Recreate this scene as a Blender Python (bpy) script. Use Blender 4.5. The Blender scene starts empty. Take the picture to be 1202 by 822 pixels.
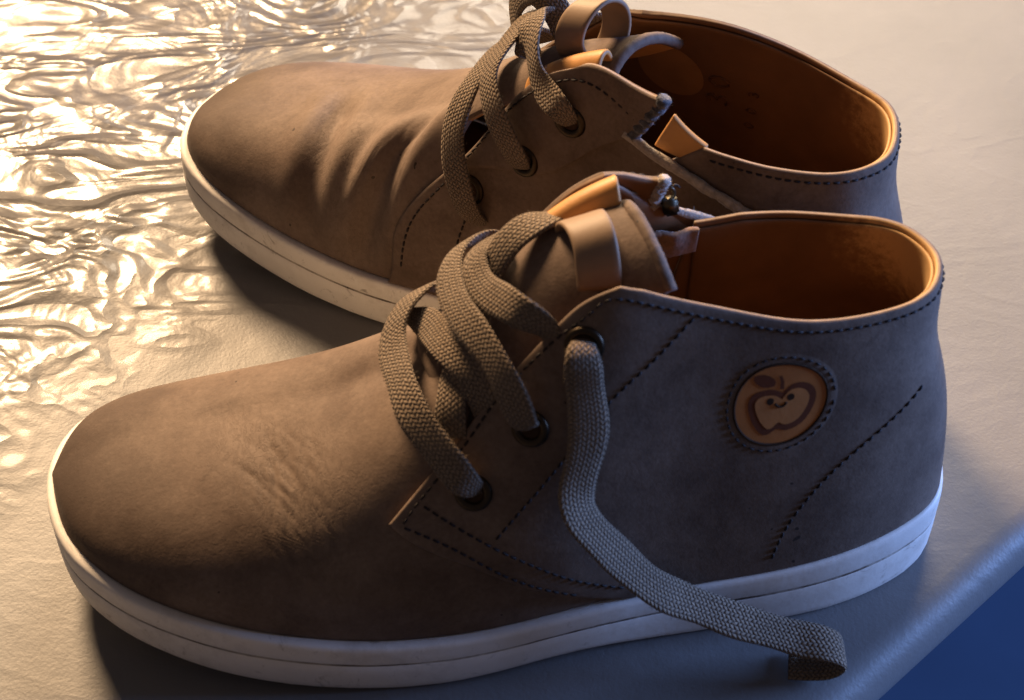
import bpy, bmesh, math, random
import numpy as np
from mathutils import Vector, Matrix

random.seed(7); RNG = np.random.default_rng(7)
scene = bpy.context.scene
col = scene.collection

# ---------------------------------------------------------------- camera
cam_d = bpy.data.cameras.new('camera'); cam = bpy.data.objects.new('camera', cam_d); col.objects.link(cam)
ELEV, DIST = math.radians(45), .4608
cam.location = (0, -DIST * math.cos(ELEV), DIST * math.sin(ELEV))
cam.rotation_euler = (math.pi / 2 - ELEV, 0, 0)
cam_d.sensor_fit = 'HORIZONTAL'; cam_d.angle = math.radians(32)
cam_d.clip_start = .01; cam_d.clip_end = 20
cam_d.dof.use_dof = True; cam_d.dof.focus_distance = .432; cam_d.dof.aperture_fstop = 26
scene.camera = cam

# ---------------------------------------------------------------- dim room light
world = bpy.data.worlds.new('World'); scene.world = world; world.use_nodes = True
bg = world.node_tree.nodes['Background']
bg.inputs[0].default_value = (.082, .068, .070, 1); bg.inputs[1].default_value = 1.0

def area(name, loc, target, size, power, color, shape='DISK', size_y=None):
    d = bpy.data.lights.new(name, 'AREA'); d.shape = shape; d.size = size
    if size_y: d.size_y = size_y
    d.energy = power; d.color = color
    o = bpy.data.objects.new(name, d); col.objects.link(o)
    o.location = loc
    o.rotation_euler = (Vector(target) - Vector(loc)).to_track_quat('-Z', 'Y').to_euler()
    return o
# a warm ceiling lamp behind the table to the left, and a window in the dusk to the right
area('warm_lamp', (-.55, 1.08, .92), (-.03, 0, .03), .38, 64, (1.0, .67, .38))
area('warm_room', (.30, 1.36, .84), (.05, .05, .02), .75, 27, (1.0, .82, .60))
area('dusk_window', (1.30, .13, .34), (.08, -.03, .03), .5, 34, (.24, .43, 1.0), 'RECTANGLE', .45)

vs = scene.view_settings
vs.view_transform = 'Standard'; vs.look = 'None'; vs.exposure = 0; vs.gamma = 1; vs.use_curve_mapping = False
scene.render.engine = 'CYCLES'
# ---------------------------------------------------------------- materials
def new_mat(name):
    m = bpy.data.materials.new(name); m.use_nodes = True
    nt = m.node_tree; b = nt.nodes['Principled BSDF']
    return m, nt, b
def N(nt, typ, **kw):
    n = nt.nodes.new(typ)
    for k, v in kw.items():
        if k in n.inputs: n.inputs[k].default_value = v
        else: setattr(n, k, v)
    return n
def L_(nt, a, b): nt.links.new(a, b)
def ramp(nt, src, stops):
    r = nt.nodes.new('ShaderNodeValToRGB'); e = r.color_ramp.elements
    while len(e) < len(stops): e.new(.5)
    for el, (p, c) in zip(e, stops):
        el.position = p; el.color = (c, c, c, 1) if np.isscalar(c) else (*c, 1)
    L_(nt, src, r.inputs[0]); return r.outputs[0]
def noise(nt, vec, scale, detail=4, rough=.55, dist=0):
    n = N(nt, 'ShaderNodeTexNoise', Scale=scale, Detail=detail, Roughness=rough, Distortion=dist)
    if vec is not None: L_(nt, vec, n.inputs['Vector'])
    return n.outputs['Fac']
def mixc(nt, fac, a, b, mode='MIX'):
    m = nt.nodes.new('ShaderNodeMix'); m.data_type = 'RGBA'; m.blend_type = mode
    for v, s in ((fac, m.inputs[0]), (a, m.inputs[6]), (b, m.inputs[7])):
        if hasattr(v, 'is_output') or hasattr(v, 'links'): L_(nt, v, s)
        elif np.isscalar(v): s.default_value = v
        else: s.default_value = (*v, 1)
    return m.outputs[2]
def math_(nt, op, a, b=None, c=None):
    m = nt.nodes.new('ShaderNodeMath'); m.operation = op
    for v, s in zip((a, b, c), m.inputs):
        if v is None: continue
        if hasattr(v, 'links'): L_(nt, v, s)
        else: s.default_value = v
    return m.outputs[0]
def bump(nt, b, h, dist, strength=1.0, prev=None):
    n = N(nt, 'ShaderNodeBump', Strength=strength, Distance=dist)
    L_(nt, h, n.inputs['Height'])
    if prev is not None: L_(nt, prev, n.inputs['Normal'])
    L_(nt, n.outputs[0], b.inputs['Normal'])
    return n.outputs[0]
def coords(nt, kind='Object'):
    return nt.nodes.new('ShaderNodeTexCoord').outputs[kind]

def nubuck(name, c1, c2, scuff=False):
    m, nt, b = new_mat(name); v = coords(nt)
    f1 = ramp(nt, noise(nt, v, 38, 6, .68), [(.36, 0), (.64, 1)])
    c = mixc(nt, f1, c1, c2)
    f2 = ramp(nt, noise(nt, v, 900, 3, .7), [(.25, .80), (.75, 1.12)])
    c = mixc(nt, 1.0, c, f2, 'MULTIPLY')
    # rubbed darker streaks and small specks of dirt
    f3 = ramp(nt, noise(nt, v, 85, 7, .8, .6), [(.53, 0), (.74, .6)])
    c = mixc(nt, f3, c, tuple(k * .55 for k in c1))
    f4 = ramp(nt, noise(nt, v, 420, 1, .4), [(.79, 0), (.81, .8)])
    c = mixc(nt, f4, c, (.02, .015, .012))
    if scuff:   # polished, darkened toe
        sx = N(nt, 'ShaderNodeSeparateXYZ'); L_(nt, v, sx.inputs[0])
        wv = math_(nt, 'ADD', sx.outputs[0], math_(nt, 'MULTIPLY', noise(nt, v, 60, 5, .65), .03))
        f5 = ramp(nt, wv, [(.182, 0), (.213, .78)])
        c = mixc(nt, f5, c, tuple(k * .42 for k in c1))
    cr = None
    if scuff:
        w = math_(nt, 'ADD', math_(nt, 'SUBTRACT', sx.outputs[0], .1485), math_(nt, 'MULTIPLY', math_(nt, 'SUBTRACT', sx.outputs[1], .016), .55))
        w = math_(nt, 'ADD', w, math_(nt, 'MULTIPLY', math_(nt, 'SUBTRACT', noise(nt, v, 120, 4, .6), .5), .016))
        wy = math_(nt, 'ABSOLUTE', math_(nt, 'DIVIDE', math_(nt, 'SUBTRACT', sx.outputs[1], .016), .029))
        msk = math_(nt, 'MULTIPLY', ramp(nt, math_(nt, 'ABSOLUTE', w), [(.002, 1), (.017, 0)]), ramp(nt, wy, [(.4, 1), (1.0, 0)]))
        mp = N(nt, 'ShaderNodeMapping'); mp.inputs['Rotation'].default_value = (0, 0, .5); mp.inputs['Scale'].default_value = (1.6, .38, .7); L_(nt, v, mp.inputs[0])
        dv = N(nt, 'ShaderNodeVectorMath'); dv.operation = 'ADD'; L_(nt, mp.outputs[0], dv.inputs[0])
        nz = N(nt, 'ShaderNodeTexNoise', Scale=300.0, Detail=3.0); L_(nt, v, nz.inputs['Vector'])
        sc = N(nt, 'ShaderNodeVectorMath'); sc.operation = 'SCALE'; sc.inputs['Scale'].default_value = .004; L_(nt, nz.outputs['Color'], sc.inputs[0]); L_(nt, sc.outputs[0], dv.inputs[1])
        rn = N(nt, 'ShaderNodeTexNoise', Scale=330.0, Detail=4.0, Roughness=.65, Distortion=.6); L_(nt, dv.outputs[0], rn.inputs['Vector'])
        crk = ramp(nt, math_(nt, 'ABSOLUTE', math_(nt, 'SUBTRACT', rn.outputs['Fac'], .5)), [(.0, 0), (.045, 1)])
        cr = math_(nt, 'ADD', math_(nt, 'MULTIPLY', math_(nt, 'SUBTRACT', crk, 1.0), msk), 1.0)
        c = mixc(nt, math_(nt, 'MULTIPLY', msk, .22), c, (.30, .225, .17))
        c = mixc(nt, math_(nt, 'MULTIPLY', math_(nt, 'SUBTRACT', 1.0, cr), .30), c, (.07, .048, .036))
    L_(nt, c, b.inputs['Base Color'])
    b.inputs['Roughness'].default_value = .72; b.inputs['Specular IOR Level'].default_value = .18
    b.inputs['Sheen Weight'].default_value = .03; b.inputs['Sheen Roughness'].default_value = .5
    p = bump(nt, b, noise(nt, v, 1500, 3, .7), .00012, .55)
    p = bump(nt, b, noise(nt, v, 260, 4, .6), .00035, .35, p)
    if cr is not None: bump(nt, b, cr, .0002, .4, p)
    return m
def simple(name, c, rough=.6, spec=.4, var=.15, scale=200, bscale=600, bdist=.0001, metallic=0, sheen=0):
    m, nt, b = new_mat(name); v = coords(nt)
    f = ramp(nt, noise(nt, v, scale, 4, .6), [(.25, 1 - var), (.75, 1 + var)])
    L_(nt, mixc(nt, 1.0, c, f, 'MULTIPLY'), b.inputs['Base Color'])
    b.inputs['Roughness'].default_value = rough; b.inputs['Specular IOR Level'].default_value = spec
    b.inputs['Metallic'].default_value = metallic; b.inputs['Sheen Weight'].default_value = sheen
    bump(nt, b, noise(nt, v, bscale, 3, .6), bdist, .6)
    return m

M = {}
M['nubuck'] = nubuck('nubuck', (.115, .077, .057), (.198, .142, .108), True)
M['edge'] = simple('cut_leather_edge', (.34, .25, .185), .8, .2, .2, 500)
def lining_mat():
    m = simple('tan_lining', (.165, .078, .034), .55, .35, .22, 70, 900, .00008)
    nt = m.node_tree; b = nt.nodes['Principled BSDF']; v = coords(nt)
    src = b.inputs['Base Color'].links[0].from_socket
    # rubbed raw at the back of the heel
    d = nt.nodes.new('ShaderNodeVectorMath'); d.operation = 'DISTANCE'; d.inputs[1].default_value = (.013, -.005, .080); L_(nt, v, d.inputs[0])
    dd = math_(nt, 'ADD', d.outputs['Value'], math_(nt, 'MULTIPLY', math_(nt, 'SUBTRACT', noise(nt, v, 380, 5, .75), .5), .022))
    f = ramp(nt, dd, [(.012, .95), (.021, 0)])
    L_(nt, mixc(nt, f, src, (.55, .34, .15)), b.inputs['Base Color'])
    return m
M['lining'] = lining_mat()
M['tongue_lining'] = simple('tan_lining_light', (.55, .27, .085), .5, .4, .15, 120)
M['loop'] = simple('smooth_leather_loop', (.25, .165, .105), .55, .35, .12, 150, 500, .00006)
M['suede'] = simple('suede', (.22, .13, .085), .95, .1, .3, 500, 900, .0004, sheen=.3)
M['suede_tan'] = simple('rubbed_raw_lining', (.52, .33, .16), .95, .1, .45, 420, 700, .0009, sheen=.3)
M['fuzz'] = simple('frayed_zipper_tape', (.36, .30, .25), .95, .1, .35, 900, 1200, .0006, sheen=.4)
M['dark_fuzz'] = simple('frayed_dark_zipper_end', (.075, .075, .085), .95, .1, .8, 600, 1200, .0006, sheen=.3)
M['backing'] = simple('round_backing_leather', (.30, .145, .055), .6, .3, .15, 120)
M['thread'] = simple('dark_thread', (.022, .017, .018), .7, .3, .2, 900)
M['brass'] = simple('dark_bronze', (.055, .042, .030), .38, .5, .15, 300, 500, .00003, metallic=1)
M['zip'] = simple('dark_zip_metal', (.10, .085, .06), .35, .5, .15, 300, metallic=1)

def sole_mat():
    m, nt, b = new_mat('white_rubber'); v = coords(nt)
    c = mixc(nt, ramp(nt, noise(nt, v, 35, 5, .65), [(.35, 0), (.75, .5)]), (.80, .76, .71), (.60, .54, .47))
    c = mixc(nt, ramp(nt, noise(nt, v, 170, 5, .75, .8), [(.60, 0), (.72, .7)]), c, (.20, .165, .13))
    c = mixc(nt, ramp(nt, noise(nt, v, 48, 6, .8), [(.52, 0), (.82, .55)]), c, (.30, .25, .20))
    L_(nt, c, b.inputs['Base Color'])
    b.inputs['Roughness'].default_value = .5; b.inputs['Specular IOR Level'].default_value = .4
    b.inputs['Subsurface Weight'].default_value = .0
    bump(nt, b, noise(nt, v, 500, 4, .6), .00012, .5)
    return m
M['sole'] = sole_mat()
def groove_mat():
    m = simple('dirty_groove', (.10, .075, .06), .85, .2, .4, 300); nt = m.node_tree; b = nt.nodes['Principled BSDF']; v = coords(nt)
    src = b.inputs['Base Color'].links[0].from_socket
    L_(nt, mixc(nt, ramp(nt, noise(nt, v, 55, 5, .7), [(.42, 0), (.6, .85)]), src, (.52, .47, .41)), b.inputs['Base Color'])
    return m
M['groove'] = groove_mat()
M['stamp'] = simple('faded_stamp', (.105, .044, .018), .6, .3, .4, 300)
M['mark'] = simple('dark_print_and_shade', (.045, .026, .016), .85, .1)  # emblem face print, also painted shade in eyelet holes and emblem gap
M['emblem'] = simple('emblem_leather', (.46, .165, .042), .55, .4, .12, 150)
M['emblem_print'] = simple('emblem_brown_print', (.13, .036, .012), .7, .3, .12, 250)
M['emblem_light'] = simple('emblem_light_leather', (.50, .200, .060), .55, .4, .1, 200)

def lace_mat():
    m, nt, b = new_mat('woven_lace')
    uv = nt.nodes.new('ShaderNodeUVMap'); sx = N(nt, 'ShaderNodeSeparateXYZ'); L_(nt, uv.outputs[0], sx.inputs[0])
    U, V = sx.outputs[0], sx.outputs[1]          # millimetres along and around
    v = coords(nt)
    U = math_(nt, 'ADD', U, math_(nt, 'MULTIPLY', noise(nt, v, 700, 2), .8))
    tri = math_(nt, 'PINGPONG', V, 0.82)         # slanted stitches of the braid, every other row half a stitch on
    half = math_(nt, 'MULTIPLY', math_(nt, 'MODULO', math_(nt, 'FLOOR', math_(nt, 'DIVIDE', V, 0.82)), 2.0), .5)
    a = math_(nt, 'ADD', math_(nt, 'ADD', math_(nt, 'MULTIPLY', U, 1 / 1.12), math_(nt, 'MULTIPLY', tri, .45)), half)
    w = math_(nt, 'ABSOLUTE', math_(nt, 'SINE', math_(nt, 'MULTIPLY', a, math.pi)))
    e = math_(nt, 'ABSOLUTE', math_(nt, 'SINE', math_(nt, 'MULTIPLY', V, math.pi / 0.82)))
    h = math_(nt, 'MULTIPLY', math_(nt, 'POWER', w, .6), math_(nt, 'ADD', .35, math_(nt, 'MULTIPLY', math_(nt, 'POWER', e, .5), .65)))
    v = coords(nt)
    f = ramp(nt, h, [(.1, .42), (.75, 1.0)])
    fib = ramp(nt, noise(nt, v, 1700, 3, .7), [(.25, .75), (.75, 1.25)])
    c = mixc(nt, 1.0, mixc(nt, ramp(nt, noise(nt, v, 60, 4), [(.3, 0), (.7, 1)]), (.185, .133, .090), (.265, .198, .140)), f, 'MULTIPLY')
    c = mixc(nt, 1.0, c, fib, 'MULTIPLY')
    L_(nt, c, b.inputs['Base Color'])
    b.inputs['Roughness'].default_value = .92; b.inputs['Specular IOR Level'].default_value = .15
    b.inputs['Sheen Weight'].default_value = .10; b.inputs['Sheen Roughness'].default_value = .6
    p = bump(nt, b, h, .0006, .9)
    bump(nt, b, noise(nt, v, 1800, 3, .7), .0002, .6, p)
    return m
M['lace'] = lace_mat()

def table_mat():
    m, nt, b = new_mat('grey_lacquer_table'); v = coords(nt)
    sx = N(nt, 'ShaderNodeSeparateXYZ'); L_(nt, v, sx.inputs[0])
    c = mixc(nt, ramp(nt, noise(nt, v, 9, 5, .6), [(.3, 0), (.7, 1)]), (.132, .130, .130), (.182, .178, .178))
    c = mixc(nt, ramp(nt, noise(nt, v, 420, 4, .7), [(.62, 0), (.72, .35)]), c, (.16, .14, .12))
    TC = c
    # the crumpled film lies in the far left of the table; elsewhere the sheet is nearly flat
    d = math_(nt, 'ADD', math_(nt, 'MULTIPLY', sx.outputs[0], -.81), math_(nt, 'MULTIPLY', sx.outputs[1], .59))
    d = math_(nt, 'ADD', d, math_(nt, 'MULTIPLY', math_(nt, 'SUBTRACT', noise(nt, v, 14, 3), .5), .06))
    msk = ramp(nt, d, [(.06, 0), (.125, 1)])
    L_(nt, mixc(nt, msk, TC, (.085, .080, .080)), b.inputs['Base Color'])  # film zone darkened in base colour to paint in dark room reflections
    rr = mixc(nt, msk, (.44,) * 3, (.34,) * 3)
    L_(nt, rr, b.inputs['Roughness'])
    b.inputs['Specular IOR Level'].default_value = .30
    L_(nt, math_(nt, 'MULTIPLY', msk, .30), b.inputs['Coat Weight']); b.inputs['Coat Roughness'].default_value = .10
    mp = N(nt, 'ShaderNodeMapping'); mp.inputs['Rotation'].default_value = (0, 0, .38); mp.inputs['Scale'].default_value = (1, 1.7, 1)
    L_(nt, v, mp.inputs[0])
    rid = math_(nt, 'ABSOLUTE', math_(nt, 'SUBTRACT', noise(nt, mp.outputs[0], 21, 2, .5, 1.3), .5))
    rid = ramp(nt, rid, [(0, 1), (.10, .25), (.3, 0)])
    big = noise(nt, v, 34, 3, .55, 1.0)
    h = math_(nt, 'ADD', math_(nt, 'MULTIPLY', rid, .55), big)
    h = math_(nt, 'MULTIPLY', h, math_(nt, 'ADD', .035, msk))
    p = bump(nt, b, h, .0075, .30)
    L_(nt, p, b.inputs['Coat Normal'])
    p = bump(nt, b, noise(nt, v, 240, 4, .6), .0005, .18, p)
    p = bump(nt, b, noise(nt, v, 1100, 2, .6), .00012, .5, p)
    return m
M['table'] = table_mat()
M['floor'] = simple('dark_blue_floor', (.038, .068, .125), .7, .3, .2, 4)
# ---------------------------------------------------------------- last surface
def spline_basis(xk, x):
    """matrix B so that B @ values = natural cubic spline through (xk, values) at x"""
    xk = np.asarray(xk, float); x = np.clip(np.asarray(x, float), xk[0], xk[-1])
    n = len(xk); h = np.diff(xk)
    A = np.zeros((n, n)); R = np.zeros((n, n)); A[0, 0] = A[-1, -1] = 1
    for i in range(1, n - 1):
        A[i, i - 1] = h[i - 1]; A[i, i] = 2 * (h[i - 1] + h[i]); A[i, i + 1] = h[i]
        R[i, i - 1] = 6 / h[i - 1]; R[i, i + 1] = 6 / h[i]; R[i, i] = -6 / h[i - 1] - 6 / h[i]
    M = np.linalg.solve(A, R)
    I = np.eye(n)
    j = np.clip(np.searchsorted(xk, x) - 1, 0, n - 2)
    a = (xk[j + 1] - x) / h[j]; b = 1 - a
    return (a[:, None] * I[j] + b[:, None] * I[j + 1]
            + ((a ** 3 - a) * h[j] ** 2 / 6)[:, None] * M[j] + ((b ** 3 - b) * h[j] ** 2 / 6)[:, None] * M[j + 1])

def spl(pts, n):
    """smooth open curve through pts, n samples, chord-length parameter"""
    pts = np.asarray(pts, float)
    d = np.r_[0, np.cumsum(np.linalg.norm(np.diff(pts, axis=0), axis=1))]
    u = np.linspace(0, d[-1], n * 6)
    P = spline_basis(d, u) @ pts
    e = np.r_[0, np.cumsum(np.linalg.norm(np.diff(P, axis=0), axis=1))]
    q = np.linspace(0, e[-1], n)
    return np.stack([np.interp(q, e, P[:, k]) for k in range(P.shape[1])], 1)

# columns from heel back (k 0) to toe tip (k 16): base on the feather line, top on collar / ridge, fullness n
LAT = [((4.6, -2, 20), (13.2, -2, 78), 1.15), ((6.5, 9, 20), (15.2, 5, 78), 1.2), ((13, 16.5, 19.6), (20, 10, 78), 1.25),
       ((27, 23.5, 18.8), (29.5, 13.5, 78), 1.3), ((45, 27.5, 17.5), (44, 16, 79.3), 1.3), ((62, 29.5, 17), (59, 16, 83.2), 1.3),
       ((77, 32, 16.5), (72, 16, 87.5), 1.3), ((91, 35, 16), (82, 14, 91), 1.35), ((103, 37.5, 15.5), (90, 6, 90), 1.4),
       ((116, 39.3, 15.2), (98, -3, 77), 1.5), ((133, 39.8, 15.5), (114, -4, 61.3), 1.65), ((149, 38.6, 17), (132, -5, 48.8), 1.85),
       ((164, 35.6, 18.8), (152, -6, 41.5), 2.05), ((179, 29.8, 21), (172, -6, 37.2), 2.15), ((190, 22.5, 23), (187, -6, 34), 2.2),
       ((198.3, 12, 25), (197, -6, 30), 2.2), ((202.6, -4, 25.3), (202.4, -4.2, 25.5), 2.2)]
MED = [((7.2, -12, 20), (15.2, -8.5, 78), 1.2), ((13, -18, 19.6), (20, -13.5, 78), 1.25),
       ((27, -23, 18.8), (29.5, -17, 78), 1.3), ((45, -24.5, 17.5), (44, -20, 78.8), 1.3), ((62, -24.5, 17), (59, -19.5, 81), 1.3),
       ((77, -25, 16.5), (72, -18.5, 86), 1.3), ((91, -26.5, 16), (82, -17, 90), 1.35), ((103, -28, 15.5), (90, -10, 90), 1.4),
       ((116, -30, 15.2), (98, -3, 77), 1.5), ((133, -32, 15.5), (114, -4, 61.3), 1.65), ((149, -32.5, 17), (132, -5, 48.8), 1.85),
       ((164, -31.5, 18.8), (152, -6, 41.5), 2.05), ((179, -29, 21), (172, -6, 37.2), 2.15), ((190, -25, 23), (187, -6, 34), 2.2),
       ((198.3, -17.5, 25), (197, -6, 30), 2.2), ((202.6, -4, 25.3), (202.4, -4.2, 25.5), 2.2)]
NR = 13
KK = np.array([1, .982, 1.03])
TK = np.linspace(0, 1, NR)

class Last:
    """the shoe's outer form; s -1..1 runs medial toe - heel - lateral toe, t 0..1 feather line - collar or ridge; mm"""
    def __init__(self, lat=LAT, med=MED, dent=2.3):
        cols = list(reversed(med)) + list(lat)
        C = len(cols); K = (C - 1) // 2
        self.sk = np.linspace(-1, 1, C)
        net = np.zeros((C, NR, 3))
        for i, (b, T, n) in enumerate(cols):
            b = np.array(b, float) * KK; T = np.array(T, float) * KK
            ph = TK * np.pi / 2
            H = 1 - np.cos(ph) ** (2 / n); V = np.sin(ph) ** (2 / n)
            # even out the spacing of the rails
            L = np.r_[0, np.cumsum(np.hypot(np.diff(H) * np.linalg.norm((T - b)[:2]), np.diff(V) * (T - b)[2]))]
            ph = np.interp(TK, L / L[-1], ph)
            H = 1 - np.cos(ph) ** (2 / n); V = np.sin(ph) ** (2 / n)
            P = b + np.stack([H * (T - b)[0], H * (T - b)[1], V * (T - b)[2]], 1)
            k = abs(i - K)
            w = max(0, 1 - k / 7.5)                      # the waist above the heel
            out = b - np.array([52, -1, b[2]]); out[2] = 0; out /= np.linalg.norm(out)
            P += out * (-dent * w * np.exp(-((TK - .74) / .2) ** 2) + .3 * w * np.exp(-((TK - .3) / .2) ** 2))[:, None]
            net[i] = P
        self.net = net
    def p(self, s, t, o=0.0):
        s = np.ravel(s).astype(float); t = np.ravel(t).astype(float)
        def ev(s, t):
            return np.einsum('nc,crk,nr->nk', spline_basis(self.sk, s), self.net, spline_basis(TK, t), optimize=True)
        P = ev(s, t)
        x = t > 1
        if x.any(): P[x] += (P[x] - ev(s[x], np.full(x.sum(), .96))) * ((t[x] - 1) / .04)[:, None]
        if np.ndim(o) == 0 and o == 0: return P
        return P + self.n(s, t) * np.ravel(o)[:, None] if np.ndim(o) else P + self.n(s, t) * o
    def n(self, s, t):
        s = np.clip(np.ravel(s), -.985, .985); t = np.clip(np.ravel(t), 0.01, .985); e = .004
        def ev(s, t):
            return np.einsum('nc,crk,nr->nk', spline_basis(self.sk, s), self.net, spline_basis(TK, t), optimize=True)
        N = np.cross(ev(s, t + e) - ev(s, t - e), ev(s + e, t) - ev(s - e, t))
        return N / np.maximum(np.linalg.norm(N, axis=1), 1e-9)[:, None]
# ---------------------------------------------------------------- mesh helpers (shoe coordinates in millimetres)
def link(name, V, F, mats, parent=None, mirror=False, midx=None, smooth=True, uv=None):
    V = np.asarray(V, float) * .001
    if mirror:
        V = V * np.array([1, -1, 1]); F = [tuple(reversed(f)) for f in F]
        if uv is not None: uv = [tuple(reversed(u)) for u in uv]
    me = bpy.data.meshes.new(name)
    me.from_pydata(V.tolist(), [], [tuple(int(i) for i in f) for f in F])
    for m in (mats if isinstance(mats, (list, tuple)) else [mats]): me.materials.append(m)
    if midx is not None: me.polygons.foreach_set('material_index', np.asarray(midx, np.int32))
    me.polygons.foreach_set('use_smooth', np.full(len(me.polygons), smooth))
    if uv is not None:
        l = me.uv_layers.new(name='UVMap')
        l.data.foreach_set('uv', np.array([c for u in uv for c in u], np.float32).ravel())
    me.validate(); me.update()
    o = bpy.data.objects.new(name, me); col.objects.link(o)
    if parent is not None: o.parent = parent
    return o

def edged(n, w=.018):
    """0..1 samples with extra lines close to both ends, for a rounded cut edge"""
    return np.r_[0, w * .35, w, np.linspace(2.5 * w, 1 - 2.5 * w, n), 1 - w, 1 - .35 * w, 1]

def solid(outer, inner, flip=False):
    """closed sheet between two (nu, nv, 3) grids; returns V, F, material index (1 = cut edge, 2 = inside)"""
    nu, nv = outer.shape[:2]; n = nu * nv
    V = np.concatenate([outer.reshape(-1, 3), inner.reshape(-1, 3)]); F = []; I = []
    idx = np.arange(n).reshape(nu, nv)
    for i in range(nu - 1):
        for j in range(nv - 1):
            F.append((idx[i, j], idx[i + 1, j], idx[i + 1, j + 1], idx[i, j + 1])); I.append(0)
            F.append((n + idx[i, j], n + idx[i, j + 1], n + idx[i + 1, j + 1], n + idx[i + 1, j])); I.append(2)
    ring = list(idx[:, 0]) + list(idx[-1, 1:]) + list(idx[-2::-1, -1]) + list(idx[0, -2:0:-1])
    for a, b in zip(ring, ring[1:] + ring[:1]):
        F.append((b, a, n + a, n + b)); I.append(1)
    if flip: F = [tuple(reversed(f)) for f in F]
    return V, F, I

def resample(P, q):
    d = np.r_[0, np.cumsum(np.linalg.norm(np.diff(P, axis=0), axis=1))]; d /= d[-1]
    return np.stack([np.interp(q, d, P[:, k]) for k in range(P.shape[1])], 1)

def coons(bottom, top, left, right, u, v):
    """boundary polylines in (s,t): bottom/top run along u, left/right along v"""
    B = resample(np.asarray(bottom, float), u); T = resample(np.asarray(top, float), u)
    Lf = resample(np.asarray(left, float), v); R = resample(np.asarray(right, float), v)
    U = u[:, None, None]; Vv = v[None, :, None]
    return ((1 - Vv) * B[:, None] + Vv * T[:, None] + (1 - U) * Lf[None] + U * R[None]
            - ((1 - U) * (1 - Vv) * B[0] + U * (1 - Vv) * B[-1] + (1 - U) * Vv * T[0] + U * Vv * T[-1]))

def sheet(name, last, bottom, top, left, right, nu, nv, off, th, mats, parent, mirror, flip=False, push=None, wu=.012, wv=.02, rnd=.35):
    u, v = edged(nu, wu), edged(nv, wv)
    G = coons(bottom, top, left, right, u, v)
    s, t = G[..., 0].ravel(), G[..., 1].ravel()
    Uu, Vv = np.meshgrid(u, v, indexing='ij')
    o = off(Uu, Vv) if callable(off) else np.full(Uu.shape, float(off))
    e = np.minimum(np.minimum(Uu, 1 - Uu) / wu, np.minimum(Vv, 1 - Vv) / wv)
    e = np.clip(e, 0, 1); r = rnd * th * (1 - np.sqrt(1 - (1 - e) ** 2))
    base = last.p(s, t); nr = last.n(s, t)
    extra = push(base, s, t) if push else 0
    outer = (base + nr * (o.ravel() - r.ravel() + extra)[:, None]).reshape(*Uu.shape, 3)
    inner = (base + nr * (o.ravel() - th + r.ravel() + extra)[:, None]).reshape(*Uu.shape, 3)
    V, F, I = solid(outer, inner, flip)
    I = [min(k, len(mats) - 1) for k in I]
    return link(name, V, F, mats, parent, mirror, I)

def tube_ribbon(P, Wd, width, thick, nseg=14, power=3.0, taper=None):
    """flat lace swept along P (n,3) with width directions Wd; rounded rectangular section; returns V, F, uv"""
    n = len(P); T = np.gradient(P, axis=0); T /= np.linalg.norm(T, axis=1)[:, None]
    Wd = Wd - (Wd * T).sum(1)[:, None] * T; Wd /= np.linalg.norm(Wd, axis=1)[:, None]
    Nn = np.cross(T, Wd)
    a = np.linspace(0, 2 * np.pi, nseg, endpoint=False)
    cx = np.sign(np.cos(a)) * abs(np.cos(a)) ** (2 / power); cy = np.sign(np.sin(a)) * abs(np.sin(a)) ** (2 / power)
    V = []; length = np.r_[0, np.cumsum(np.linalg.norm(np.diff(P, axis=0), axis=1))]
    for i in range(n):
        k = 1 if taper is None else taper[i]
        V.append(P[i] + np.outer(cx * width / 2 * k, Wd[i]) + np.outer(cy * thick / 2, Nn[i]))
    V = np.concatenate(V); F = []; UV = []
    per = np.r_[0, np.cumsum(np.hypot(np.diff(np.r_[cx, cx[0]]) * width / 2, np.diff(np.r_[cy, cy[0]]) * thick / 2))]
    for i in range(n - 1):
        for j in range(nseg):
            k = (j + 1) % nseg
            F.append((i * nseg + j, i * nseg + k, (i + 1) * nseg + k, (i + 1) * nseg + j))
            UV.append(((length[i], per[j]), (length[i], per[j + 1]), (length[i + 1], per[j + 1]), (length[i + 1], per[j])))
    F.append(tuple(range(nseg))[::-1]); UV.append(tuple((0, 0) for _ in range(nseg)))
    F.append(tuple((n - 1) * nseg + j for j in range(nseg))); UV.append(tuple((0, 0) for _ in range(nseg)))
    return V, F, UV

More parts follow.
